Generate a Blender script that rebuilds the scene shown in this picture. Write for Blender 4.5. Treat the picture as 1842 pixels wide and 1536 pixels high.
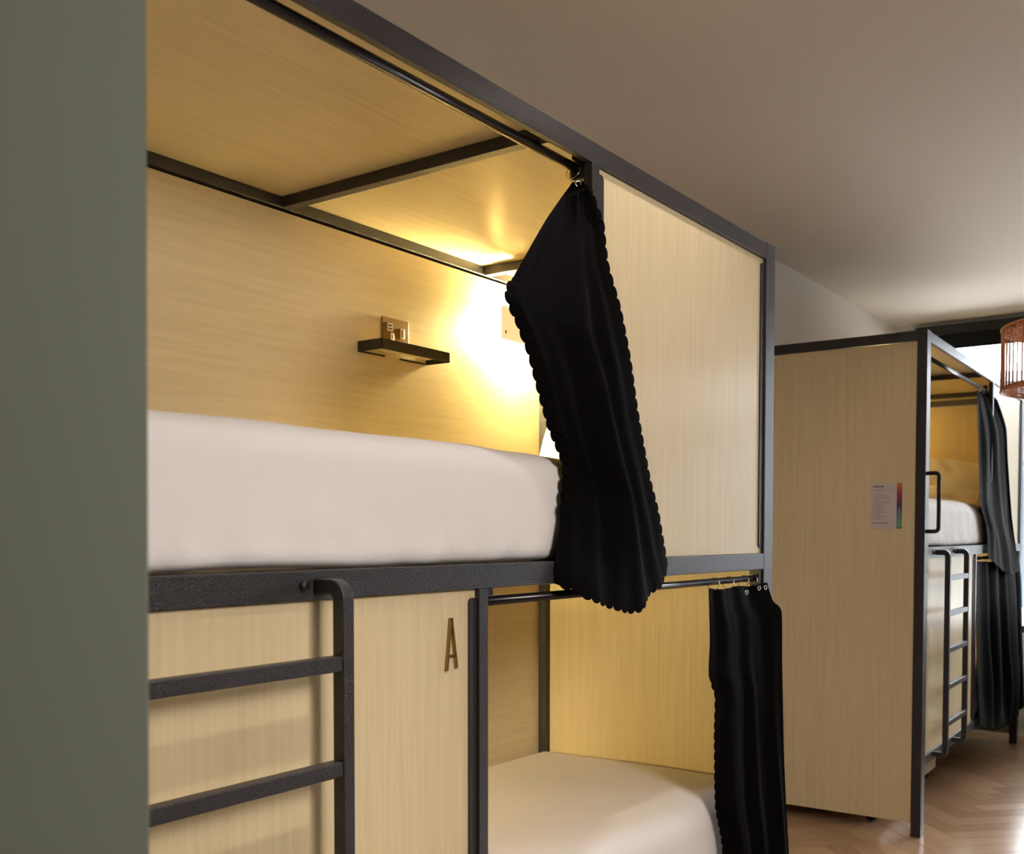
import bpy, bmesh, math, random
from mathutils import Vector, Matrix, noise
PI = math.pi
random.seed(7)
for o in list(bpy.data.objects): bpy.data.objects.remove(o)
sc = bpy.context.scene
COL = sc.collection

# ------------------------------------------------------------------ camera
F = Vector((-0.58342244, 0.81139106, -0.03553598)).normalized()
yaw = math.radians(35.7176); roll = math.radians(0.043)
Rr = Vector((math.cos(yaw), math.sin(yaw), 0)); Uu = Rr.cross(F)
R2 = Rr*math.cos(roll)+Uu*math.sin(roll); U2 = -Rr*math.sin(roll)+Uu*math.cos(roll)
cam = bpy.data.cameras.new('camera'); camo = bpy.data.objects.new('camera', cam); COL.objects.link(camo)
camo.matrix_world = Matrix(((R2.x, U2.x, -F.x, 1.16178), (R2.y, U2.y, -F.y, -2.92162), (R2.z, U2.z, -F.z, 1.30), (0, 0, 0, 1)))
cam.sensor_width = 36; cam.sensor_fit = 'HORIZONTAL'; cam.lens = 1875.35/1842*36
cam.shift_y = 259.53/1842; cam.clip_start = .02
cam.dof.use_dof = True; cam.dof.focus_distance = 2.35; cam.dof.aperture_fstop = 8.0
sc.camera = camo

# ------------------------------------------------------------------ view
sc.view_settings.view_transform = 'Standard'; sc.view_settings.look = 'None'
sc.view_settings.gamma = 1; sc.view_settings.use_curve_mapping = False
sc.view_settings.exposure = 0.32

# ------------------------------------------------------------------ world: bright overcast sky
w = bpy.data.worlds.new('overcast_sky'); sc.world = w; w.use_nodes = True
wn = w.node_tree.nodes; wl = w.node_tree.links
bg = wn['Background']; tc = wn.new('ShaderNodeTexCoord'); nz = wn.new('ShaderNodeTexNoise'); cr = wn.new('ShaderNodeValToRGB')
nz.inputs['Scale'].default_value = 2.2; nz.inputs['Detail'].default_value = 4
cr.color_ramp.elements[0].position = .35; cr.color_ramp.elements[0].color = (.86, .93, 1, 1)
cr.color_ramp.elements[1].position = .65; cr.color_ramp.elements[1].color = (.97, .99, 1, 1)
wl.new(tc.outputs['Generated'], nz.inputs['Vector']); wl.new(nz.outputs['Fac'], cr.inputs['Fac']); wl.new(cr.outputs['Color'], bg.inputs['Color'])
bg.inputs['Strength'].default_value = 14

# ------------------------------------------------------------------ ceiling downlights (warm white)
def spot(x, y, z, e, ang=120, col=(1, .91, .82), blend=.6, r=.035):
    l = bpy.data.lights.new('downlight_or_fill', 'SPOT'); l.energy = e; l.color = col; l.spot_size = math.radians(ang)
    l.spot_blend = blend; l.shadow_soft_size = r
    o = bpy.data.objects.new('downlight_or_fill', l); COL.objects.link(o); o.location = (x, y, z)
    return o
DOWN = [(.88, -1.80, 55, 70), (.36, -.70, 16, 120), (.36, 1.0, 8, 120), (2.1, -1.75, 10, 130), (2.1, .35, 12, 130), (2.1, 2.4, 10, 120), (2.1, -2.9, 10, 130)]
for (x, y, e, a) in DOWN: spot(x, y, 2.69, e, a, (1, .84, .66) if x > 1 else (1, .91, .82))
# soft fill light added out of frame to brighten the bunk fronts, no fixture there
t_ = spot(2.4, -2.0, 2.2, 125, 100, (1, .91, .83), .8, .42)
t_.rotation_euler = (Vector((0, -1.2, 1.05))-Vector((2.4, -2.0, 2.2))).to_track_quat('-Z', 'Y').to_euler()

# ------------------------------------------------------------------ helpers
def tag(o, label=None, cat=None, group=None, kind=None):
    if label: o['label'] = label
    if cat: o['category'] = cat
    if group: o['group'] = group
    if kind: o['kind'] = kind
    return o
def empty(name, loc=(0, 0, 0), rz=0, parent=None):
    o = bpy.data.objects.new(name, None); COL.objects.link(o); o.location = loc; o.rotation_euler = (0, 0, rz); o.empty_display_size = .1
    if parent: o.parent = parent
    return o
def obj(name, bm, m, parent=None, smooth=False, bevel=0, seg=2):
    me = bpy.data.meshes.new(name); bm.normal_update(); bm.to_mesh(me); bm.free()
    o = bpy.data.objects.new(name, me); COL.objects.link(o)
    if m: me.materials.append(m)
    if smooth:
        for p in me.polygons: p.use_smooth = True
    if bevel:
        b = o.modifiers.new('bevel', 'BEVEL'); b.width = bevel; b.segments = seg; b.limit_method = 'ANGLE'
    if parent: o.parent = parent
    return o
def add_box(bm, x0, x1, y0, y1, z0, z1):
    v = [bm.verts.new(p) for p in ((x0, y0, z0), (x1, y0, z0), (x1, y1, z0), (x0, y1, z0), (x0, y0, z1), (x1, y0, z1), (x1, y1, z1), (x0, y1, z1))]
    for f in ((3, 2, 1, 0), (4, 5, 6, 7), (0, 1, 5, 4), (1, 2, 6, 5), (2, 3, 7, 6), (3, 0, 4, 7)): bm.faces.new([v[i] for i in f])
def box(name, b, m, parent=None, bevel=0.0015):
    bm = bmesh.new()
    if isinstance(b[0], (int, float)): b = [b]
    for q in b: add_box(bm, *q)
    return obj(name, bm, m, parent, bevel=bevel)
def add_tube(bm, pts, r, n=10, closed=False, sq=False):
    pts = [Vector(p) for p in pts]; rings = []; N = len(pts)
    prevn = None
    for i, p in enumerate(pts):
        if closed: d = pts[(i+1) % N]-pts[i-1]
        else: d = pts[min(i+1, N-1)]-pts[max(i-1, 0)]
        d.normalize()
        if prevn is None:
            a = Vector((0, 0, 1)) if abs(d.z) < .9 else Vector((1, 0, 0))
            nn = (a-d*a.dot(d)).normalized()
        else: nn = (prevn-d*prevn.dot(d)).normalized()
        prevn = nn; bb = d.cross(nn)
        ring = []
        for k in range(n):
            an = 2*PI*(k+(.5 if sq else 0))/n; rr = r*(math.sqrt(2) if sq else 1)
            ring.append(bm.verts.new(p+(nn*math.cos(an)+bb*math.sin(an))*rr))
        rings.append(ring)
    M = N if closed else N-1
    for i in range(M):
        a, b = rings[i], rings[(i+1) % N]
        for k in range(n): bm.faces.new((a[k], a[(k+1) % n], b[(k+1) % n], b[k]))
    if not closed:
        bm.faces.new(rings[0][::-1]); bm.faces.new(rings[-1])
def tube(name, pts, r, m, parent=None, n=12, closed=False, sq=False, bevel=0):
    bm = bmesh.new(); add_tube(bm, pts, r, n, closed, sq)
    bmesh.ops.recalc_face_normals(bm, faces=bm.faces)
    return obj(name, bm, m, parent, smooth=not sq, bevel=bevel)
def bend(p0, c, p1, r, n=7):
    """points of a filleted corner at c between p0 and p1"""
    p0, c, p1 = Vector(p0), Vector(c), Vector(p1)
    a = c+(p0-c).normalized()*r; b = c+(p1-c).normalized()*r
    out = []
    for i in range(n+1):
        t = i/n; out.append(a*(1-t)**2+c*2*t*(1-t)+b*t*t)
    return out

# ------------------------------------------------------------------ materials
def mat(name, col=(.5, .5, .5), rough=.5, metal=0, spec=.5):
    m = bpy.data.materials.new(name); m.use_nodes = True
    p = m.node_tree.nodes['Principled BSDF']; p.inputs['Base Color'].default_value = (*col, 1)
    p.inputs['Roughness'].default_value = rough; p.inputs['Metallic'].default_value = metal
    p.inputs['Specular IOR Level'].default_value = spec
    return m, m.node_tree.nodes, m.node_tree.links, p
def N_(nodes, t, **kw):
    n = nodes.new(t)
    for k, v in kw.items(): n.inputs[k].default_value = v
    return n
def bump(nodes, links, p, h, strength, dist):
    b = N_(nodes, 'ShaderNodeBump', Strength=strength, Distance=dist); links.new(h, b.inputs['Height']); links.new(b.outputs['Normal'], p.inputs['Normal'])
def laminate(name, axis, c1, c2, rough=.38, sp=.45):
    m, n, l, p = mat(name, c1, rough, spec=sp)
    tcn = n.new('ShaderNodeTexCoord'); mp = n.new('ShaderNodeMapping')
    s = [95, 95, 95]; s['xyz'.index(axis)] = 3.2
    mp.inputs['Scale'].default_value = s
    n1 = N_(n, 'ShaderNodeTexNoise', Scale=1.0, Detail=6, Roughness=.62, Distortion=.25)
    mp2 = n.new('ShaderNodeMapping'); s2 = [7, 7, 7]; s2['xyz'.index(axis)] = .6; mp2.inputs['Scale'].default_value = s2
    n2 = N_(n, 'ShaderNodeTexNoise', Scale=1.0, Detail=3, Roughness=.5)
    l.new(tcn.outputs['Object'], mp.inputs['Vector']); l.new(mp.outputs['Vector'], n1.inputs['Vector'])
    l.new(tcn.outputs['Object'], mp2.inputs['Vector']); l.new(mp2.outputs['Vector'], n2.inputs['Vector'])
    ad = n.new('ShaderNodeMath'); ad.operation = 'MULTIPLY_ADD'; l.new(n1.outputs['Fac'], ad.inputs[0]); ad.inputs[1].default_value = .75
    mu = n.new('ShaderNodeMath'); mu.operation = 'MULTIPLY'; l.new(n2.outputs['Fac'], mu.inputs[0]); mu.inputs[1].default_value = .25
    l.new(mu.outputs[0], ad.inputs[2])
    r = n.new('ShaderNodeValToRGB'); r.color_ramp.elements[0].position = .36; r.color_ramp.elements[0].color = (*c2, 1)
    r.color_ramp.elements[1].position = .60; r.color_ramp.elements[1].color = (*c1, 1)
    l.new(ad.outputs[0], r.inputs['Fac']); l.new(r.outputs['Color'], p.inputs['Base Color'])
    bump(n, l, p, n1.outputs['Fac'], .12, .001)
    return m
LC1, LC2 = (.73, .605, .375), (.655, .535, .32)
LAM_Z = laminate('ash_laminate_upright_grain', 'z', LC1, LC2)
LAM_Y = laminate('ash_laminate_long_grain', 'y', LC1, LC2)
LAM_R = laminate('ash_laminate_satin_roof', 'y', LC1, LC2, .27, .9)
# hammered charcoal powder coat
METAL, n, l, p = mat('charcoal_hammered_metal', (.034, .032, .035), .36, .3, .5)
tcn = n.new('ShaderNodeTexCoord'); nn = N_(n, 'ShaderNodeTexNoise', Scale=330, Detail=2, Roughness=.55)
l.new(tcn.outputs['Object'], nn.inputs['Vector']); bump(n, l, p, nn.outputs['Fac'], .7, .0022)
rr = n.new('ShaderNodeValToRGB'); rr.color_ramp.elements[0].color = (.026, .024, .027, 1); rr.color_ramp.elements[1].color = (.046, .042, .044, 1)
l.new(nn.outputs['Fac'], rr.inputs['Fac']); l.new(rr.outputs['Color'], p.inputs['Base Color'])
ROD, n, l, p = mat('dark_gunmetal_rod', (.035, .032, .036), .22, .6)
BLACK, n, l, p = mat('matt_black_metal', (.008, .007, .007), .45)
CHROME, n, l, p = mat('chrome', (.78, .77, .76), .12, 1)
BRONZE, n, l, p = mat('brushed_bronze', (.30, .19, .085), .38, .85)
GOLD, n, l, p = mat('aged_brass', (.33, .22, .08), .35, .9)
WPLASTIC, n, l, p = mat('white_plastic', (.75, .72, .68), .35)
DPLASTIC, n, l, p = mat('dark_plastic', (.02, .017, .015), .4)
# curtain
CURT, n, l, p = mat('black_curtain_cloth', (.0024, .0020, .0022), .8, spec=.05)
p.inputs['Sheen Weight'].default_value = .0; p.inputs['Sheen Roughness'].default_value = .4
tcn = n.new('ShaderNodeTexCoord'); nn = N_(n, 'ShaderNodeTexNoise', Scale=900, Detail=2); l.new(tcn.outputs['Object'], nn.inputs['Vector']); bump(n, l, p, nn.outputs['Fac'], .15, .0004)
# linen
def linen(name, col):
    m, n, l, p = mat(name, col, .85, spec=.2)
    tcn = n.new('ShaderNodeTexCoord')
    a = N_(n, 'ShaderNodeTexNoise', Scale=9, Detail=3, Roughness=.55, Distortion=.6); b = N_(n, 'ShaderNodeTexNoise', Scale=1400, Detail=1)
    l.new(tcn.outputs['Object'], a.inputs['Vector']); l.new(tcn.outputs['Object'], b.inputs['Vector'])
    b1 = N_(n, 'ShaderNodeBump', Strength=.12, Distance=.02); l.new(a.outputs['Fac'], b1.inputs['Height'])
    b2 = N_(n, 'ShaderNodeBump', Strength=.1, Distance=.0004); l.new(b.outputs['Fac'], b2.inputs['Height']); l.new(b1.outputs['Normal'], b2.inputs['Normal'])
    l.new(b2.outputs['Normal'], p.inputs['Normal'])
    return m
LINEN = linen('white_cotton', (.88, .845, .835))
# paint
def paint(name, col, rough=.75, sc_=3):
    m, n, l, p = mat(name, col, rough, spec=.3)
    tcn = n.new('ShaderNodeTexCoord'); a = N_(n, 'ShaderNodeTexNoise', Scale=180, Detail=3); l.new(tcn.outputs['Object'], a.inputs['Vector'])
    bump(n, l, p, a.outputs['Fac'], .06, .0008)
    return m
WALLP = paint('cream_wall_paint', (.66, .60, .53))
CEILP = paint('white_ceiling_paint', (.62, .54, .455))
PARTP = paint('pale_grey_green_paint', (.128, .146, .120), .6)
GREENP = paint('grey_green_wall_paint', (.098, .110, .094), .6)
DARKFR, n, l, p = mat('black_window_frame', (.008, .009, .011), .4)
TRIMW = paint('white_trim_paint', (.75, .76, .78), .4)
BLIND = paint('black_blind_fabric', (.006, .007, .009), .8)
SILL = paint('pale_grey_sill_wall', (.50, .53, .57), .6)
# parquet
def parquet(name):
    m, n, l, p = mat(name, (.3, .16, .09), .2, spec=.7)
    oi = n.new('ShaderNodeObjectInfo'); tcn = n.new('ShaderNodeTexCoord'); uv = n.new('ShaderNodeUVMap'); mp = n.new('ShaderNodeMapping')
    l.new(uv.outputs['UV'], mp.inputs['Vector']); mp.inputs['Scale'].default_value = (5, 75, 1)
    g = N_(n, 'ShaderNodeTexNoise', Scale=1, Detail=5, Roughness=.6, Distortion=.8); l.new(mp.outputs['Vector'], g.inputs['Vector'])
    at = n.new('ShaderNodeAttribute'); at.attribute_name = 'tone'
    mx = n.new('ShaderNodeMath'); mx.operation = 'MULTIPLY_ADD'; l.new(g.outputs['Fac'], mx.inputs[0]); mx.inputs[1].default_value = .6
    t2 = n.new('ShaderNodeMath'); t2.operation = 'MULTIPLY'; l.new(at.outputs['Fac'], t2.inputs[0]); t2.inputs[1].default_value = .5
    l.new(t2.outputs[0], mx.inputs[2])
    r = n.new('ShaderNodeValToRGB'); e = r.color_ramp.elements
    e[0].position = .2; e[0].color = (.34, .20, .115, 1); e[1].position = .85; e[1].color = (.54, .355, .22, 1)
    l.new(mx.outputs[0], r.inputs['Fac']); l.new(r.outputs['Color'], p.inputs['Base Color'])
    bump(n, l, p, g.outputs['Fac'], .08, .0006)
    return m
PARQ = parquet('herringbone_oak')
JOINT, n, l, p = mat('dark_floor_joint', (.05, .03, .02), .8)
def emis(name, col, s):
    m = bpy.data.materials.new(name); m.use_nodes = True; n = m.node_tree.nodes; n.clear()
    e = n.new('ShaderNodeEmission'); e.inputs['Color'].default_value = (*col, 1); e.inputs['Strength'].default_value = s
    o = n.new('ShaderNodeOutputMaterial'); m.node_tree.links.new(e.outputs[0], o.inputs['Surface']); return m
WARM = (1, .79, .35)
LED = emis('warm_lamp_glow', WARM, 2700)
LED_LOW = emis('dim_warm_lamp_glow', WARM, 3400)

# ------------------------------------------------------------------ room shell
XL, XR, YN, YF, ZC = -.90, 3.3, -3.5, 4.456, 2.713
def struct(name, b, m, bevel=0): return tag(box(name, b, m, None, bevel), kind='structure')
struct('wall_left', (XL-.12, XL, YN-.12, YF+.12, 0, ZC), WALLP)
struct('wall_right', (XR, XR+.12, YN-.12, YF+.12, 0, ZC), GREENP)
struct('wall_back', (XL, XR, YN-.12, YN, 0, ZC), GREENP)
struct('ceiling', (XL-.12, XR+.12, YN-.12, YF+.3, ZC, ZC+.12), CEILP)
# near partition block with the grey-green face
bm = bmesh.new()
for z, yy in ((0, -2.537), (ZC, -2.514)):
    for x, y in ((XL, YN), (.60, YN), (.60, yy), (XL, yy)): bm.verts.new((x, y, z))
bm.verts.ensure_lookup_table(); v = bm.verts
for f in ((3, 2, 1, 0), (4, 5, 6, 7), (0, 1, 5, 4), (1, 2, 6, 5), (2, 3, 7, 6), (3, 0, 4, 7)): bm.faces.new([v[i] for i in f])
tag(obj('wall_partition', bm, PARTP, bevel=.003), kind='structure')
# window wall : sill wall, jambs, head
WX0, WX1, WZ0, WZ1 = -.78, 3.0, .66, 2.62
struct('wall_window', [(XL, XR, YF, YF+.2, 0, WZ0), (XL, WX0, YF, YF+.2, WZ0, ZC), (WX1, XR, YF, YF+.2, WZ0, ZC), (WX0, WX1, YF, YF+.2, WZ1, ZC)], SILL)
win = tag(empty('window_1', (0, YF+.1, 0)), kind='structure')
fw = .045
box('frame', [(WX0, WX1, -.03, .03, WZ0, WZ0+fw), (WX0, WX1, -.03, .03, WZ1-fw, WZ1), (WX0, WX0+fw, -.03, .03, WZ0+fw, WZ1-fw), (WX1-fw, WX1, -.03, .03, WZ0+fw, WZ1-fw)], DARKFR, win)
for mx in (.75, 1.9): box('mullion', (mx-.03, mx+.03, -.03, .03, WZ0+fw, WZ1-fw), DARKFR, win)
GLASS = bpy.data.materials.new('window_glass'); GLASS.use_nodes = True
gn = GLASS.node_tree.nodes; gl = GLASS.node_tree.links; gn.clear()
go = gn.new('ShaderNodeOutputMaterial'); gt = gn.new('ShaderNodeBsdfTransparent'); gg = gn.new('ShaderNodeBsdfGlossy'); gg.inputs['Roughness'].default_value = .02
gm = gn.new('ShaderNodeMixShader'); gf = gn.new('ShaderNodeFresnel'); gl.new(gf.outputs[0], gm.inputs[0]); gl.new(gt.outputs[0], gm.inputs[1]); gl.new(gg.outputs[0], gm.inputs[2]); gl.new(gm.outputs[0], go.inputs['Surface'])
xs = [WX0+fw, .72, .78, 1.87, 1.93, WX1-fw]
for i in (0, 2, 4): box('pane', (xs[i], xs[i+1], -.004, .004, WZ0+fw, WZ1-fw), GLASS, win, 0)
struct('trim_1', [(XL, XR, YF-.02, YF, ZC-.028, ZC)], TRIMW, .002)
# black roller blind, rolled most of the way up
bl = tag(empty('roller_blind', (1.1, YF-.045, 2.62)), 'black roller blind rolled up along the top of the far window', 'blind')
box('cassette', (-1.86, 2.0, -.03, .02, 0.0, .064), DARKFR, bl, .006)
box('blind_fabric', (-1.84, 1.98, -.004, .0, -.085, .0), BLIND, bl, 0)
tube('hem_bar', [(-1.84, -.002, -.088), (1.98, -.002, -.088)], .007, BLACK, bl)
# pale building across the street
BLD = paint('pale_blue_grey_render', (.038, .05, .062), .9)
b2 = tag(empty('building', (0, 15, 0)), 'pale blue-grey building with flat roof seen through the far window', 'building')
box('facade', (-14, 9, 0, 6, -6, 3.70), BLD, b2, 0)
box('parapet', (-14, 9, -.12, .2, 3.70, 3.85), paint('pale_parapet_render', (.13, .16, .19), .9), b2, 0)
RED = paint('terracotta_render', (.07, .05, .05), .9)
for i in range(9):
    f_ = box('window_opening', (-13+i*2.5, -11.9+i*2.5, -.03, .02, .6, 2.2), DARKFR, b2, 0)
box('band', (-14, 9, -.05, .0, 2.45, 2.9), RED, b2, 0)

BOUNCE = paint('pale_bounce_slab', (.78, .78, .77), .9)
tag(box('bounce_slab', (-9, 12, YF+.21, 13.5, .0, .25), BOUNCE, None, 0), kind='structure')  # slab added outside the window to bounce skylight up onto the ceiling
# floor: herringbone parquet
fl = tag(box('floor', (XL-.12, XR+.12, YN-.12, YF+.2, -.06, -.012), JOINT, None, 0), kind='structure')
def clip(poly, x0, x1, y0, y1):
    def cl(P, ins, inter):
        out = []
        for i in range(len(P)):
            a, b = P[i-1], P[i]
            if ins(b):
                if not ins(a): out.append(inter(a, b))
                out.append(b)
            elif ins(a): out.append(inter(a, b))
        return out
    def ix(X):
        return lambda a, b: (X, a[1]+(b[1]-a[1])*(X-a[0])/(b[0]-a[0]))
    def iy(Y):
        return lambda a, b: (a[0]+(b[0]-a[0])*(Y-a[1])/(b[1]-a[1]), Y)
    for ins, it in ((lambda p: p[0] >= x0, ix(x0)), (lambda p: p[0] <= x1, ix(x1)), (lambda p: p[1] >= y0, iy(y0)), (lambda p: p[1] <= y1, iy(y1))):
        if len(poly) < 3: return []
        poly = cl(poly, ins, it)
    return poly
PW, PL = .10, .50
c45 = math.sqrt(.5); stuff = bmesh.new(); suv = stuff.loops.layers.uv.new('UVMap'); stn = stuff.verts.layers.float.new('tone')
def plank_into(bm, poly, uvs, tone, uvl, tl):
    top = [bm.verts.new((x, y, 0)) for x, y in poly]; bot = [bm.verts.new((x, y, -.012)) for x, y in poly]
    for v in top+bot: v[tl] = tone
    fs = [bm.faces.new(top)]; k = len(top)
    for i in range(k): fs.append(bm.faces.new((bot[i], bot[(i+1) % k], top[(i+1) % k], top[i])))
    for f in fs:
        for lp in f.loops: lp[uvl].uv = uvs(lp.vert.co.x, lp.vert.co.y)
gap = .0009; npl = 0
for k in range(-90, 100):
    for mm in range(-12, 14):
        for kind in (0, 1):
            x0 = k*PW+mm*PL; y0 = k*PW-mm*PL
            if kind: x0 += PL; y0 += PW-PL; a, b = PW, PL
            else: a, b = PL, PW
            q = [(x0+gap, y0+gap), (x0+a-gap, y0+gap), (x0+a-gap, y0+b-gap), (x0+gap, y0+b-gap)]
            rot = lambda P: ((P[0]-P[1])*c45+.13, (P[0]+P[1])*c45+.21)
            poly = [rot(P) for P in q]
            cx = sum(P[0] for P in poly)/4; cy = sum(P[1] for P in poly)/4
            if not (XL-.4 < cx < XR+.4 and YN-.4 < cy < YF+.4): continue
            poly = clip(poly, XL+.001, XR-.001, YN+.001, YF-.001)
            if len(poly) < 3: continue
            tone = random.random(); off = random.random()*9
            d = (c45, c45) if not kind else (-c45, c45)
            fn = lambda x, y, d=d, off=off: (x*d[0]+y*d[1]+off, -x*d[1]+y*d[0]+off)
            if -.8 < cx < 1.0 and .95 < cy < 4.3 and npl < 290:
                bmx = bmesh.new(); u_ = bmx.loops.layers.uv.new('UVMap'); t_ = bmx.verts.layers.float.new('tone')
                plank_into(bmx, poly, fn, tone, u_, t_); obj('plank', bmx, PARQ, fl); npl += 1
            else: plank_into(stuff, poly, fn, tone, suv, stn)
tag(obj('parquet_planks', stuff, PARQ, fl), kind='stuff')

# ------------------------------------------------------------------ bunk builder (local: x<=0 inward, y 0..L, z up)
L = 2.5; D = .835
def flange(name, y0, y1, z0, z1, par):
    """thin flat bar with rounded corners screwed over the panel edge"""
    bm = bmesh.new(); r = min(.010, (y1-y0)/2.2); pts = []
    for cy, cz, a0 in ((y1-r, z1-r, 0), (y0+r, z1-r, PI/2), (y0+r, z0+r, PI), (y1-r, z0+r, 1.5*PI)):
        for i in range(6):
            a = a0+PI/2*i/5; pts.append((cy+r*math.cos(a), cz+r*math.sin(a)))
    A = [bm.verts.new((-.0055, y, z)) for y, z in pts]; B = [bm.verts.new((-.0101, y, z)) for y, z in pts]
    bm.faces.new(A); bm.faces.new(B[::-1])
    for i in range(len(A)): bm.faces.new((A[i], B[i], B[(i+1) % len(A)], A[(i+1) % len(A)]))
    bmesh.ops.recalc_face_normals(bm, faces=bm.faces)
    return obj(name, bm, METAL, par)
PLATE, n, l, p = mat('translucent_lamp_plate', (.8, .75, .62), .4)
p.inputs['Emission Color'].default_value = (1, .80, .42, 1); p.inputs['Emission Strength'].default_value = .55
def make_bunk(loc, rz, label, H, W, bars, ladder, handle, letter):
    r = tag(empty('bunk_bed', loc, rz), label, 'bunk bed', 'pod style bunk beds along the left wall')
    T = .041; P = .065
    # corner posts
    for (x0, x1, y0, y1) in ((-T, 0, 0, P), (-T, 0, L-P, L), (-D, -D+.065, 0, .045), (-D, -D+.065, L-.045, L)):
        box('post', (x0, x1, y0, y1, 0, H+.003), METAL, r)
    MP = .030
    box('post', (-.022, -.0005, L-1.016, L-.986, 1.245, H-W), METAL, r)          # mid post of the upper opening
    box('post', (-T, -.0005, L-1.408, L-1.380, .342, 1.2), METAL, r)      # mid post of the lower opening
    # long rails
    box('roof_beam', (-.016, -.0003, P, L-P, H-W, H), METAL, r)
    box('roof_beam', (-D, -D+.045, .045, L-.045, H-.035, H-.008), METAL, r)
    for z0, z1 in ((1.2, 1.245), (.300, .342)):
        box('rail', (-T, -.0003, P, L-P, z0, z1), METAL, r)
        box('rail', (-D, -D+.03, .045, L-.045, z0, z1), METAL, r)
        for y0 in (.0195, L-.0355): box('rail', (-D+.065, -T, y0, y0+.016, z0+.02, z1), METAL, r)
    for y0, y1 in ((0, T), (L-T, L)): box('roof_beam', (-D+.065, -T, y0, y1, H-W, H), METAL, r)
    for y in bars: box('crossbar', (-D+.045, -.0165, y, y+.028, H-.035, H-.0085), METAL, r)
    # panels
    box('roof_panel', (-D+.03, -.0165, T+.001, L-T-.001, H-.008, H-.001), LAM_R, r, .0005)
    box('back_panel', (-.807, -.795, .046, L-.046, 1.246, H-.042), LAM_Y, r, .001)
    box('back_panel', (-.807, -.795, .046, L-.046, .343, 1.199), LAM_Y, r, .001)
    for y0 in (.007, L-.019): box('end_panel', (-D+.066, -T-.001, y0, y0+.012, .058, H-W-.001), LAM_Z, r, .001)
    for zz in (1.228, .326): box('deck_board', (-D+.031, -T-.001, .045, L-.045, zz, zz+.012), LAM_Y, r, .001)
    box('front_panel', (-.022, -.010, L-.985, L-P-.0005, 1.2455, H-W-.0005), LAM_Z, r, .0008)
    box('front_panel', (-.022, -.010, P+.0005, L-1.4085, .3425, 1.1995), LAM_Z, r, .0008)
    flange('flange', L-.986, L-.960, 1.262, H-W-.014, r)
    flange('flange', L-P-.024, L-P, 1.262, H-W-.014, r)
    flange('flange', L-1.430, L-1.4082, .36, 1.184, r)
    flange('flange', P, P+.022, .36, 1.184, r)
    # curtain rods with brackets
    cr_ = tube('curtain_rod', [(-.05, .042, 2.084), (-.05, L-.99, 2.084)], .0100, ROD, r, 16)
    box('bracket', [(-.066, -.034, L-1.000, L-.985, 2.062, 2.100), (-.050, -.030, L-1.020, L-.985, 2.098, 2.106)], BLACK, cr_, .001)
    cr_ = tube('curtain_rod', [(-.022, L-1.381, 1.174), (-.022, L-.066, 1.174)], .0092, ROD, r, 16)
    box('bracket', (-.036, -.006, L-.085, L-.0655, 1.155, 1.1995), BLACK, cr_, .001)
    box('bracket', (-.038, -.004, L-1.380, L-1.360, 1.1855, 1.1995), BLACK, cr_, .001)
    # ladder
    yl, yr = ladder
    la = empty('ladder', parent=r)
    xc = .051; hw = .0115
    for y in (yl+.0125, yr-.0125):
        pts = [(0, y, 1.2215)]+bend((0, y, 1.2215), (xc, y, 1.2215), (xc, y, .33), .022)+bend((xc, y, 1.2), (xc, y, .327), (0, y, .327), .018)+[(0, y, .327)]
        tube('ladder_rail', pts, hw, METAL, la, 4, sq=True, bevel=.002)
    for z in (1.108, .951, .790, .628, .465):
        box('rung', (xc-hw+.001, xc+hw-.001, yl+.0248, yr-.0248, z-.0115, z+.0115), METAL, la, .002)
    for y in (yl-.045, yr-.045):
        bt = tube('bolt', [(-.001, y, 1.222), (.005, y, 1.222)], .008, BLACK, la, 12)
    # socket plate
    so = box('socket_plate', (-.7935, -.788, L-.812, L-.705, 1.8045, 1.892), BRONZE, r, .001); so['label'] = 'bronze socket plate with white inserts above the small shelf'
    box('backing', (-.795, -.7935, L-.808, L-.700, 1.8045, 1.890), WPLASTIC, so, 0)
    def onp(n_, y0, y1, z0, z1, m_, t=.0015): return box(n_, (-.788, -.788+t, L-.812+y0, L-.812+y1, 1.785+z0, 1.785+z1), m_, so, .0004)
    onp('usb_port', .018, .040, .070, .092, WPLASTIC); onp('usb_slot', .022, .037, .074, .079, DPLASTIC, .002); onp('usb_slot', .022, .037, .083, .088, DPLASTIC, .002)
    onp('earth_pin', .030, .045, .046, .066, WPLASTIC); onp('earth_slot', .035, .040, .050, .062, DPLASTIC, .002)
    onp('pin_plate', .014, .058, .0197, .042, WPLASTIC); onp('pin_slot', .018, .027, .028, .033, DPLASTIC, .002); onp('pin_slot', .045, .054, .028, .033, DPLASTIC, .002)
    onp('switch_rocker', .070, .088, .056, .084, WPLASTIC); onp('rocker_face', .0735, .0845, .060, .080, BRONZE, .0022)
    # little shelf : black rim and laminate board
    y0, y1 = L-.902, L-.622; x1 = -.708
    sh = empty('shelf', parent=r)
    sh['label'] = 'small black rimmed shelf on the back panel'
    box('shelf_rim', [(x1-.003, x1, y0, y1, 1.783, 1.811), (-.795, x1-.003, y0, y0+.003, 1.783, 1.811), (-.795, x1-.003, y1-.003, y1, 1.783, 1.811),
                      (-.795, -.793, y0, y0+.105, 1.783, 1.788), (-.795, -.793, y1-.115, y1, 1.783, 1.788)], BLACK, sh, .0008)
    box('shelf_board', (-.7935, x1-.004, y0+.0035, y1-.0035, 1.797, 1.804), LAM_Y, sh, .0005)
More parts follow.
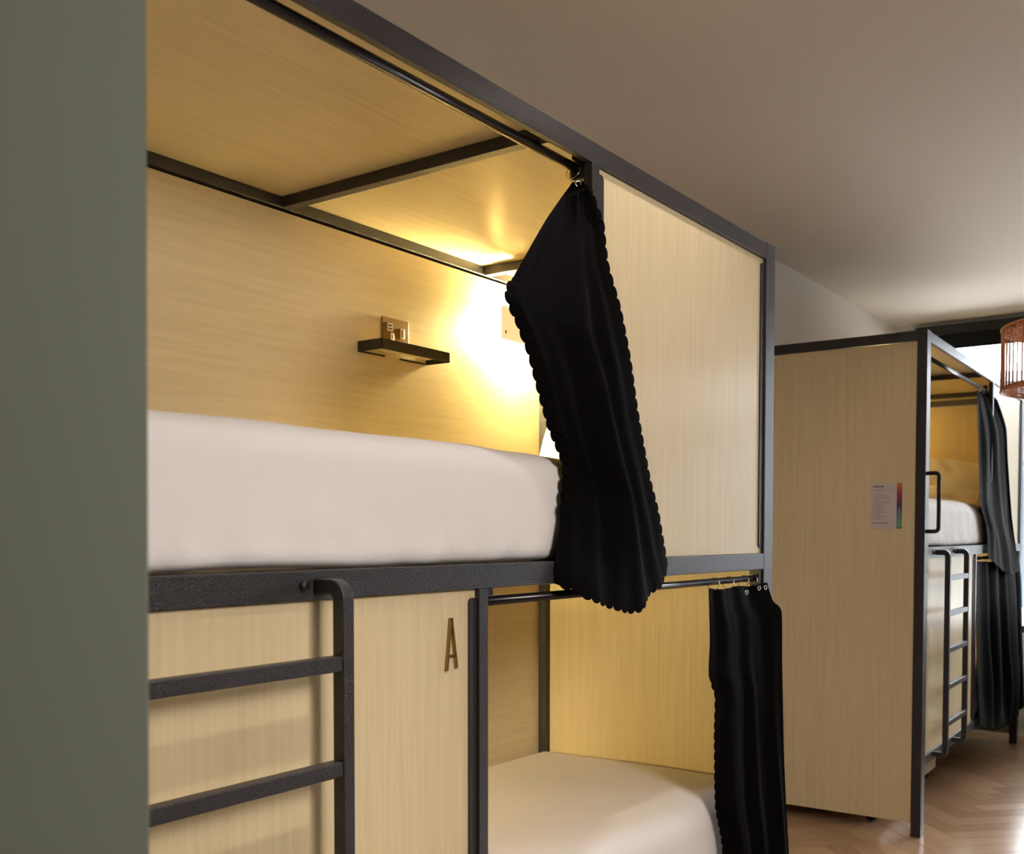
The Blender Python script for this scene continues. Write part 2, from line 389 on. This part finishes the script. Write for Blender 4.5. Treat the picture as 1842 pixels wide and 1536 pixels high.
    # reading lamps: face plate held off the wall with the light behind it
    for (yc, zc, led) in ((L-.205, 1.958, LED), (.34, .99, LED_LOW)):
        lp = empty('reading_lamp', parent=r); lp['label'] = 'square backlit reading lamp on the back panel'
        box('face_plate', (-.768, -.762, yc-.095, yc+.095, zc-.052, zc+.052), PLATE, lp, .001)
        box('light_strip', (-.786, -.7685, yc-.062, yc+.072, zc-.036, zc+.036), led, lp, 0)
        box('back_plate', (-.795, -.7865, yc-.05, yc+.05, zc-.035, zc+.035), WPLASTIC, lp, .001)
        box('switch_button', (-.762, -.760, yc-.077, yc-.073, zc-.034, zc-.024), DPLASTIC, lp, 0)
    if handle:
        hp = [(0, .022, 1.560)]+bend((0, .022, 1.560), (.050, .022, 1.560), (.050, .022, 1.3), .018)+bend((.050, .022, 1.5), (.050, .022, 1.313), (0, .022, 1.313), .018)+[(0, .022, 1.313)]
        h_ = tube('grab_handle', hp, .0085, BLACK, r, 12)
    if letter:
        bm = bmesh.new()
        ya, yb, yc = L-1.4955, L-1.4675, L-1.4830
        def stroke(p, q, wd=.0019):
            p, q = Vector((0, *p)), Vector((0, *q)); d = (q-p).normalized(); nrm = Vector((0, -d.z, d.y))*wd
            vs = [p-nrm, p+nrm, q+nrm, q-nrm]
            A = [bm.verts.new((-.0035, v.y, v.z)) for v in vs]; B = [bm.verts.new((-.0098, v.y, v.z)) for v in vs]
            bm.faces.new(A); bm.faces.new(B[::-1])
            for i in range(4): bm.faces.new((A[i], B[i], B[(i+1) % 4], A[(i+1) % 4]))
        stroke((ya, 1.058), (yc-.0008, 1.151)); stroke((yb, 1.060), (yc+.0008, 1.151)); stroke((ya+.0045, 1.084), (yb-.0035, 1.084), .0017)
        bmesh.ops.recalc_face_normals(bm, faces=bm.faces)
        o = obj('letter', bm, GOLD, r); o['label'] = 'slim brass letter A on the front panel'
    return r
bunk1 = make_bunk((0, -2.5, 0), 0, 'near charcoal-framed bunk bed with brass letter A on its lower panel', 2.128, .044, (1.333, 2.148), (.26, .705), False, True)
RZ = .02068; B2 = (0.0, 1.692, 0)
bunk2 = make_bunk(B2, RZ, 'far charcoal-framed bunk bed with a notice on its end panel, by the window', 2.163, .043, (1.30, 2.11), (.20, .62), True, False)
def w2(x, y, z=0):
    c, s = math.cos(RZ), math.sin(RZ); return Vector((B2[0]+x*c-y*s, B2[1]+x*s+y*c, z))

# ------------------------------------------------------------------ bedding
def pad(name, sx, sy, sz, r, m, nz_=.004, seed=0, crown=0, cuts=(26, 60, 10), fold=0, rb=None):
    """soft box centred on its base: rounded edges, light dents, optional crown on top"""
    rb = r if rb is None else rb
    bm = bmesh.new(); nx, ny, nz2 = cuts; V = {}
    def vert(i, j, k):
        if (i, j, k) in V: return V[(i, j, k)]
        p = Vector(((i/nx-.5)*sx, (j/ny-.5)*sy, k/nz2*sz))
        R_ = r if k > nz2/2 else rb
        q = Vector((max(-sx/2+R_, min(sx/2-R_, p.x)), max(-sy/2+R_, min(sy/2-R_, p.y)), max(rb, min(sz-r, p.z))))
        d = p-q
        if d.length > 1e-6: p = q+d.normalized()*min(R_, d.length if d.length < R_ else R_)
        t = p.z/sz
        p.z += crown*t*max(0, (1-(2*p.x/sx)**2))*max(0, (1-abs(2*p.y/sy)**4))
        v3 = Vector((p.x*3+seed, p.y*3, p.z*3)); dn = noise.noise(v3)*nz_ + noise.noise(v3*3.1)*nz_*.4
        p += Vector((dn, dn*.5, dn))
        if fold:
            tt = max(0, 1-t*3.2); p.x += fold*tt*noise.noise(Vector((p.y*16+seed, 0, p.z*9)))
        V[(i, j, k)] = bm.verts.new(p); return V[(i, j, k)]
    def face(a, b, c, d): bm.faces.new((vert(*a), vert(*b), vert(*c), vert(*d)))
    for i in range(nx):
        for j in range(ny):
            face((i, j, nz2), (i+1, j, nz2), (i+1, j+1, nz2), (i, j+1, nz2)); face((i, j, 0), (i, j+1, 0), (i+1, j+1, 0), (i+1, j, 0))
        for k in range(nz2):
            face((i, 0, k), (i+1, 0, k), (i+1, 0, k+1), (i, 0, k+1)); face((i, ny, k), (i, ny, k+1), (i+1, ny, k+1), (i+1, ny, k))
    for j in range(ny):
        for k in range(nz2):
            face((0, j, k), (0, j, k+1), (0, j+1, k+1), (0, j+1, k)); face((nx, j, k), (nx, j+1, k), (nx, j+1, k+1), (nx, j, k+1))
    return obj(name, bm, m, smooth=True)
def pillow(name, sx, sy, h, m, seed):
    bm = bmesh.new(); n = 36; top = {}; bot = {}
    for i in range(n+1):
        for j in range(n+1):
            u, v = 2*i/n-1, 2*j/n-1
            e = max(0, (1-abs(u)**2.6))**.55*max(0, (1-abs(v)**2.6))**.55
            pin = 1-.07*(u*u*v*v); wr = noise.noise(Vector((u*2.2+seed, v*2.2, 0)))*.30+noise.noise(Vector((u*4+v*3+seed, v*1.5, 3)))*.22
            x, y = u*sx/2*pin, v*sy/2*pin
            top[i, j] = bm.verts.new((x, y, h/2*e*(1+wr)))
            bot[i, j] = top[i, j] if i in (0, n) or j in (0, n) else bm.verts.new((x, y, -h/2*e*(1-wr*.5)))
    for i in range(n):
        for j in range(n):
            bm.faces.new((top[i, j], top[i+1, j], top[i+1, j+1], top[i, j+1]))
            bm.faces.new((bot[i, j], bot[i, j+1], bot[i+1, j+1], bot[i+1, j]))
    return obj(name, bm, m, smooth=True)
def put(o, label, cat, loc, rz=0, group=None, rx=0, ry=0):
    o.location = loc; o.rotation_euler = (rx, ry, rz); return tag(o, label, cat, group)
# near bunk
put(pad('mattress', .705, 2.37, .135, .045, LINEN, .002, 3), 'white sheeted mattress on the upper deck of the near bunk', 'mattress', (-.402, -1.25, 1.2405), group='mattresses')
put(pad('duvet', .745, 1.475, .218, .045, LINEN, .0045, 8, crown=.02, cuts=(30, 90, 18), fold=.012, rb=.022), 'puffy white duvet filling the upper opening of the near bunk', 'duvet', (-.398, -1.735, 1.2465), group='duvets on the upper decks')
put(pillow('pillow', .50, .40, .13, LINEN, 1), 'white pillow leaning on the far end inside the near upper bunk', 'pillow', (-.46, -.16, 1.565), group='pillows', rx=math.radians(66))
put(pad('mattress', .775, 2.422, .240, .055, LINEN, .003, 5, crown=.028, cuts=(34, 80, 14), rb=.03), 'white sheeted mattress on the lower deck of the near bunk', 'mattress', (-.405, -1.236, .3435), group='mattresses')
# far bunk
put(pad('mattress', .705, 2.37, .135, .045, LINEN, .002, 13), 'white sheeted mattress on the upper deck of the far bunk', 'mattress', w2(-.402, 1.25, 1.2405), RZ, 'mattresses')
put(pad('duvet', .745, 1.42, .215, .060, LINEN, .006, 18, crown=.02, cuts=(30, 60, 14), fold=.01, rb=.022), 'puffy white duvet on the upper deck of the far bunk', 'duvet', w2(-.392, .775, 1.2465), RZ, 'duvets on the upper decks')
put(pillow('pillow', .56, .42, .15, LINEN, 4), 'white pillow leaning upright at the end of the far upper bunk', 'pillow', w2(-.45, 2.285, 1.592), RZ, 'pillows', rx=math.radians(64), ry=.16)
put(pillow('pillow', .54, .40, .13, LINEN, 9), 'white pillow lying flatter in front of the upright one in the far bunk', 'pillow', w2(-.43, 1.93, 1.490), RZ, 'pillows', rx=math.radians(24))
put(pad('mattress', .775, 2.37, .245, .060, LINEN, .003, 25, crown=.02, rb=.03), 'white sheeted mattress on the lower deck of the far bunk', 'mattress', w2(-.400, 1.25, .3385), RZ, 'mattresses')

# ------------------------------------------------------------------ curtains
def resample(pts, n):
    pts = [Vector(p) for p in pts]
    # smooth with Catmull-Rom then arclength resample
    dense = []
    for i in range(len(pts)-1):
        p0 = pts[max(i-1, 0)]; p1 = pts[i]; p2 = pts[i+1]; p3 = pts[min(i+2, len(pts)-1)]
        for k in range(12):
            t = k/12
            cr_ = .5*((2*p1)+(-p0+p2)*t+(2*p0-5*p1+4*p2-p3)*t*t+(-p0+3*p1-3*p2+p3)*t**3)
            dense.append(cr_*.55+(p1.lerp(p2, t))*.45)
    dense.append(pts[-1]); acc = [0]
    for a, b in zip(dense, dense[1:]): acc.append(acc[-1]+(b-a).length)
    out = []; j = 0
    for i in range(n+1):
        s = acc[-1]*i/n
        while j < len(acc)-2 and acc[j+1] < s: j += 1
        f = (s-acc[j])/max(1e-9, acc[j+1]-acc[j]); out.append(dense[j].lerp(dense[j+1], min(1, max(0, f))))
    return out, acc[-1]
def scallop(line, length, pitch, depth, side, s0=0., s1=1.):
    """push the line outwards (side = unit vector) by half-round lobes; line runs evenly in arclength"""
    n = len(line)-1; lobes = max(1, round((s1-s0)*length/pitch)); out = []
    for i, p in enumerate(line):
        s = i/n
        if s0 <= s <= s1:
            f = ((s-s0)/(s1-s0)*lobes) % 1; h = depth*(math.sqrt(max(0, 1-(2*f-1)**2))-.35)
        else: h = 0
        a = line[max(i-1, 0)]; b = line[min(i+1, n)]; tdir = (b-a).normalized(); nr = Vector((0, -tdir.z, tdir.y))
        if nr.dot(side) < 0: nr = -nr
        out.append(p+nr*h)
    return out
def cloth(name, Lp, Rp, Tp, Bp, nt, ns, folds, amp, sc_l=None, sc_r=None, sc_b=None, pitch=.026, depth=.011, seed=0, smallf=0, loc=(0, 0, 0), rz=0):
    Lc, ll = resample(Lp, nt); Rc, rl = resample(Rp, nt); Tc, _ = resample(Tp, ns); Bc, bl_ = resample(Bp, ns)
    Lc[0] = Tc[0]; Rc[0] = Tc[-1]; Bc[0] = Lc[-1]; Bc[-1] = Rc[-1]
    Z = Vector((0, 0, 0)); dL = [Z]*(nt+1); dR = [Z]*(nt+1); dB = [Z]*(ns+1)
    if sc_l: dL = [a-b for a, b in zip(scallop(Lc, ll, pitch, depth, Vector((0, -1, -.2)), *sc_l), Lc)]
    if sc_r: dR = [a-b for a, b in zip(scallop(Rc, rl, pitch, depth, Vector((0, 1, -.2)), *sc_r), Rc)]
    if sc_b: dB = [a-b for a, b in zip(scallop(Bc, bl_, pitch*1.05, depth, Vector((0, 0, -1)), *sc_b), Bc)]
    bm = bmesh.new(); G = []
    for i in range(nt+1):
        t = i/nt; row = []
        for j in range(ns+1):
            s = j/ns
            p = Lc[i]*(1-s)+Rc[i]*s+Tc[j]*(1-t)+Bc[j]*t-(Tc[0]*(1-s)*(1-t)+Tc[-1]*s*(1-t)+Bc[0]*(1-s)*t+Bc[-1]*s*t)
            p = p+dL[i]*max(0, 1-s*14)+dR[i]*max(0, 1-(1-s)*14)+dB[j]*max(0, 1-(1-t)*14)
            edge = min(1, 8*s, 8*(1-s)); A = (amp[0]*(1-t)+amp[1]*t)*(1-.75*t**6)
            sw = s+.02*math.sin(5*t+seed)
            wv = sum(a*math.cos(2*PI*(f*sw+ph)) for f, a, ph in folds)
            p = p+Vector((A*wv*edge, 0, 0))
            p.x += smallf*edge*noise.noise(Vector((s*7+seed, t*3, seed)))
            row.append(bm.verts.new(p))
        G.append(row)
    for i in range(nt):
        for j in range(ns): bm.faces.new((G[i][j], G[i+1][j], G[i+1][j+1], G[i][j+1]))
    o = obj(name, bm, CURT, smooth=True)
    sm = o.modifiers.new('thickness', 'SOLIDIFY'); sm.thickness = .0012; sm.offset = 0
    o.location = loc; o.rotation_euler = (0, 0, rz)
    return o
def ring(par, x, y, z, rad, tilt, wire=.0011):
    pts = []
    for i in range(20):
        a = 2*PI*i/20; pts.append(Vector((x+rad*math.cos(a), y+tilt*rad*math.sin(a), z+rad*math.sin(a))))
    return tube('ring', pts, wire, CHROME, par, 6, closed=True)
def grommet(par, x, y, z, rz=0., rad=.0062):
    c, s = math.cos(rz), math.sin(rz)
    pts = [Vector((x-s*rad*math.cos(a), y+c*rad*math.cos(a), z+rad*math.sin(a))) for a in [2*PI*i/18 for i in range(18)]]
    return tube('grommet', pts, .0017, CHROME, par, 8, closed=True)
UL = [(-0.05, -1.016, 2.051), (-0.03, -1.141, 1.944), (-0.01, -1.248, 1.84), (0.0, -1.326, 1.753), (0.0, -1.286, 1.699), (-0.0, -1.249, 1.646), (-0.005, -1.203, 1.571), (-0.008, -1.167, 1.514), (-0.012, -1.107, 1.444), (-0.012, -1.109, 1.393), (-0.008, -1.131, 1.301), (0.004, -1.163, 1.239), (0.006, -1.166, 1.2)]
UR = [(-0.03, -0.990, 2.056), (.008, -1.037, 2.022), (0.012, -1.022, 1.991), (0.013, -0.996, 1.96), (0.014, -0.988, 1.915), (0.015, -0.976, 1.871), (0.02, -0.931, 1.784), (0.02, -0.888, 1.682), (0.02, -0.855, 1.575), (0.02, -0.796, 1.428), (0.02, -0.754, 1.353), (0.02, -0.705, 1.222)]
UB = [(0.006, -1.166, 1.2), (0.03, -1.137, 1.188), (0.045, -1.097, 1.171), (0.05, -1.016, 1.149), (0.05, -0.944, 1.134), (0.05, -0.894, 1.136), (0.045, -0.865, 1.155), (0.04, -0.771, 1.182), (0.03, -0.732, 1.204), (0.02, -0.705, 1.222)]
UT = [(-0.05, -1.016, 2.051), (-.050, -1.003, 2.055), (-0.03, -.990, 2.056)]
c1 = cloth('curtain', UL, UR, UT, UB, 420, 170, [(1.6, 1, .15), (3.1, .45, .35), (5.5, .2, .6)], (.003, .020), sc_l=(.375, .86), sc_r=(.03, 1), sc_b=(.02, .98), pitch=.028, depth=.0105, seed=1, smallf=.01)
tag(c1, 'black scalloped curtain gathered at the post of the near upper bunk', 'curtain', 'black scalloped bunk curtains')
for i, y in enumerate((-1.014, -1.003, -.993, -.984)):
    ring(c1, -.050, y, 2.074, .0165, .35 if i == 0 else .1)
grommet(c1, -.034, -1.018, 2.044, -.7); grommet(c1, -.012, -1.012, 2.030, -.5, .0055)
LL = [(-0.02, -0.389, 1.158), (-0.01, -0.401, 1.024), (-0.0, -0.428, 0.933), (0.002, -0.39, 0.877), (0.004, -0.396, 0.761), (0.004, -0.386, 0.581), (0.006, -0.342, 0.443), (.010, -.405, .12)]
LR = [(0.006, -0.056, 1.162), (0.03, -0.071, 1.111), (0.05, -0.054, 1.079), (0.06, -0.071, 0.922), (0.065, -0.065, 0.683), (0.07, -0.056, 0.521), (0.075, -0.044, 0.381), (.08, -.03, .14)]
LT = [(-.02, -.389, 1.158), (-.02, -.30, 1.152), (-.02, -.2, 1.157), (-.02, -.12, 1.152), (.006, -.056, 1.162)]
LB = [(.010, -.405, .12), (.06, -.3, .10), (.07, -.15, .09), (.08, -.03, .14)]
c2 = cloth('curtain', LL, LR, LT, LB, 400, 120, [(3, 1, .3), (5.3, .3, .1)], (.003, .012), sc_l=(.24, 1), sc_b=(.02, .98), pitch=.027, depth=.010, seed=5, smallf=.006)
tag(c2, 'black scalloped curtain hanging at the corner of the near lower bunk', 'curtain', 'black scalloped bunk curtains')
for y in (-.355, -.262, -.160, -.098): ring(c2, -.022, y, 1.168, .0165, .25)
for y, z in ((-.215, 1.140), (-.128, 1.148), (-.082, 1.148)): grommet(c2, .012, y, z, -.3, .0058)
V = lambda P: [tuple(p) for p in P]
U2L = [(-0.045, 1.283, 2.057), (-0.025, 1.198, 1.966), (-0.008, 1.147, 1.818), (0.004, 1.154, 1.476), (0.015, 1.283, 1.333), (0.02, 1.298, 1.187)]
U2R = [(-.02, 1.50, 2.060), (.008, 1.56, 2.03), (0.03, 1.712, 1.891), (0.03, 1.783, 1.711), (0.035, 1.911, 1.4), (0.04, 2.095, 1.142)]
U2B = [(0.02, 1.298, 1.187), (0.03, 1.6, 1.118), (0.04, 1.93, 1.071), (0.045, 2.10, 1.095), (0.045, 2.07, 1.142)]
U2T = [(-0.045, 1.283, 2.057), (-.05, 1.40, 2.064), (-.045, 1.46, 2.062), (-.02, 1.50, 2.060)]
c3 = cloth('curtain', U2L, U2R, U2T, U2B, 160, 70, [(2.2, 1, .6), (4.6, .4, .2)], (.004, .012), sc_b=(.02, .98), seed=3, smallf=.01, loc=B2, rz=RZ)
tag(c3, 'black curtain gathered at the post of the far upper bunk', 'curtain', 'black scalloped bunk curtains')
for y in (1.32, 1.37, 1.42, 1.46): ring(c3, -.05, y, 2.074, .0165, .1)
L2L = [(-0.022, 1.235, 1.160), (0.0, 1.125, 0.905), (0.01, 1.115, 0.621), (0.02, 1.151, 0.307)]
L2R = [(0.0, 2.42, 1.156), (0.012, 2.45, 0.993), (0.03, 2.40, 0.659), (0.05, 2.37, 0.258)]
L2B = [(0.02, 1.151, 0.307), (0.04, 1.473, 0.245), (0.05, 1.754, 0.234), (0.05, 2.03, 0.232), (0.05, 2.37, 0.258)]
L2T = [(-.022, 1.235, 1.160), (-.01, 1.6, 1.150), (-.0, 2.0, 1.152), (0, 2.42, 1.156)]
c4 = cloth('curtain', L2L, L2R, L2T, L2B, 120, 140, [(5, 1, .2), (8, .3, .5)], (.010, .026), sc_l=(.2, 1), sc_b=(.01, .99), seed=7, smallf=.01, loc=B2, rz=RZ)
tag(c4, 'black curtain drawn across the lower opening of the far bunk', 'curtain', 'black scalloped bunk curtains')
for y in (1.30, 1.62, 1.9, 2.2): ring(c4, -.022, y, 1.168, .0165, .25)

# ------------------------------------------------------------------ things around the bunks
mi = tag(empty('mirror', (-.21, .0, 0)), 'thin black-framed mirror on the end of the near bunk, seen edge on', 'mirror')
box('frame', (-.17, .195, .001, .018, .35, 1.685), BLACK, mi, .002)
MG, n, l, p = mat('mirror_glass', (.8, .8, .8), .03, 1)
box('glass', (-.16, .185, .018, .0186, .36, 1.675), MG, mi, 0)
# under-bed drawer on casters
dr = tag(empty('drawer', w2(-.2, .64, 0), RZ), 'pale wood underbed drawer on black casters below the far bunk', 'drawer')
box('drawer_front', (-.014, 0, -.53, .547, .063, .270), LAM_Y, dr, .001)
box('drawer_box', (-.52, -.0145, -.52, .537, .070, .20), LAM_Y, dr, .001)
for x in (-.05, -.47):
    for y in (-.48, .505):
        ca = tube('caster', [(x, y-.010, .0245), (x, y+.010, .0245)], .0245, DPLASTIC, dr, 20)
        box('caster_fork', [(x-.013, x+.013, y-.016, y-.011, .024, .069), (x-.013, x+.013, y+.011, y+.016, .024, .069)], BLACK, ca, .001)
# notice on the end panel: white sheet with dark lines of print and a rainbow strip
PAPER, n, l, p = mat('notice_paper', (.62, .55, .54), .5)
no = tag(empty('notice', w2(0, 0, 0), RZ), 'white printed notice with a rainbow strip on the end of the far bunk', 'notice')
Y0 = .0067
box('sheet', (-.226, -.118, Y0-.0016, Y0, 1.325, 1.522), PAPER, no, 0)
STRIP, n, l, p = mat('rainbow_print', (.5, .5, .5), .5)
tcn = n.new('ShaderNodeTexCoord'); sx = n.new('ShaderNodeSeparateXYZ'); l.new(tcn.outputs['Object'], sx.inputs[0])
mr = n.new('ShaderNodeMapRange'); mr.inputs['From Min'].default_value = 1.325; mr.inputs['From Max'].default_value = 1.522; l.new(sx.outputs['Z'], mr.inputs['Value'])
r = n.new('ShaderNodeValToRGB'); el = r.color_ramp.elements
el[0].position = 0; el[0].color = (.10, .30, .12, 1); el[1].position = 1; el[1].color = (.62, .24, .05, 1)
for ps, c in ((.12, (.10, .32, .24, 1)), (.3, (.08, .20, .26, 1)), (.45, (.045, .05, .13, 1)), (.6, (.13, .03, .14, 1)), (.78, (.33, .04, .09, 1)), (.9, (.50, .12, .05, 1))):
    e = el.new(ps); e.color = c
l.new(mr.outputs[0], r.inputs['Fac']); l.new(r.outputs['Color'], p.inputs['Base Color'])
box('rainbow_strip', (-.118, -.0965, Y0-.0016, Y0, 1.325, 1.522), STRIP, no, 0)
INK, n, l, p = mat('grey_ink', (.20, .16, .15), .6)
INKD, n, l, p = mat('dark_ink', (.06, .045, .045), .6)
rnd = random.Random(4)
def line(bm, x0, z, wd, h):
    x = x0
    while x < x0+wd:
        ww = rnd.uniform(.002, .009); ww = min(ww, x0+wd-x); add_box(bm, x, x+ww, Y0-.0020, Y0-.0016, z, z+h); x += ww+.0013
bm = bmesh.new(); line(bm, -.2195, 1.505, .048, .0052)
line(bm, -.2215, 1.348, .072, .0032); obj('heading', bm, INKD, no)
bm = bmesh.new(); line(bm, -.2195, 1.4935, .090, .0014); line(bm, -.2195, 1.489, .038, .0022); line(bm, -.2195, 1.4745, .045, .0020)
z = 1.465
for wd in (.064, .066, .018, .062, .042, .040, .036, .044, .046, .032, .050, .030): line(bm, -.2125, z, wd, .0022); z -= .0088
obj('text_lines', bm, INK, no)
box('margin_line', (-.2200, -.2192, Y0-.0020, Y0-.0016, 1.366, 1.468), INK, no, 0)
bm = bmesh.new()
for i in range(8): add_box(bm, -.1115, -.1030, Y0-.0020, Y0-.0016, 1.337+i*.0105, 1.3415+i*.0105)
IC, n, l, p = mat('pale_icon_print', (.35, .48, .50), .6)
obj('icons', bm, IC, no)

# bamboo cage pendant, mostly outside the frame on the right
BAMB, n, l, p = mat('orange_bamboo', (.62, .25, .085), .45)
pl = tag(empty('pendant_lamp', (.700, .965, 1.78)), 'orange bamboo cage pendant lamp hanging at the right edge', 'pendant lamp')
RT, RB, HT = .270, .225, .205
def circ(rad, z, n=48): return [(rad*math.cos(2*PI*i/n), rad*math.sin(2*PI*i/n), z) for i in range(n)]
RB = RT
tube('hoop', circ(RT, HT), .0055, BAMB, pl, 8, closed=True)
tube('hoop', circ(RT-.006, HT-.012), .0045, BAMB, pl, 8, closed=True)
tube('hoop', circ(RB, 0), .0050, BAMB, pl, 8, closed=True)
tube('hoop', circ(RB-.006, .010), .0040, BAMB, pl, 8, closed=True)
for i in range(72):
    a = 2*PI*i/72; c, s = math.cos(a), math.sin(a)
    tube('rib', [(RB*c, RB*s, 0), (RT*c, RT*s, HT)], .0022, BAMB, pl, 5)
def disc(name, z, rad, r_in, nn_):
    bm = bmesh.new()
    for i in range(nn_):
        a = 2*PI*i/nn_
        for sg in (-1, 1):
            b = a+sg*1.0
            add_tube(bm, [(rad*math.cos(a), rad*math.sin(a), z), (r_in*math.cos(b), r_in*math.sin(b), z)], .0016, 5)
    return obj(name, bm, BAMB, pl)
disc('lattice', HT-.004, RT-.004, .07, 36)
disc('lattice', .004, RB-.004, .09, 36)
tube('hoop', circ(.07, HT-.004, 24), .004, BAMB, pl, 6, closed=True)
tube('hoop', circ(.09, .004, 24), .004, BAMB, pl, 6, closed=True)
tube('cord', [(0, 0, HT-.03), (0, 0, ZC-1.78-.02)], .003, BLACK, pl, 8)
tube('canopy', [(0, 0, ZC-1.78-.025), (0, 0, ZC-1.78)], .05, BLACK, pl, 24)
tube('lamp_holder', [(0, 0, HT-.08), (0, 0, HT-.02)], .018, BLACK, pl, 16)
for i in range(4):
    a = PI/2*i; tube('strut', [(0, 0, HT-.004), (.07*math.cos(a), .07*math.sin(a), HT-.004)], .002, BAMB, pl, 5)
bm = bmesh.new(); bmesh.ops.create_uvsphere(bm, u_segments=20, v_segments=12, radius=.035)
for v in bm.verts: v.co.z += HT-.11
obj('bulb', bm, emis('pendant_bulb_glow', (1, .8, .55), 6), pl, smooth=True)
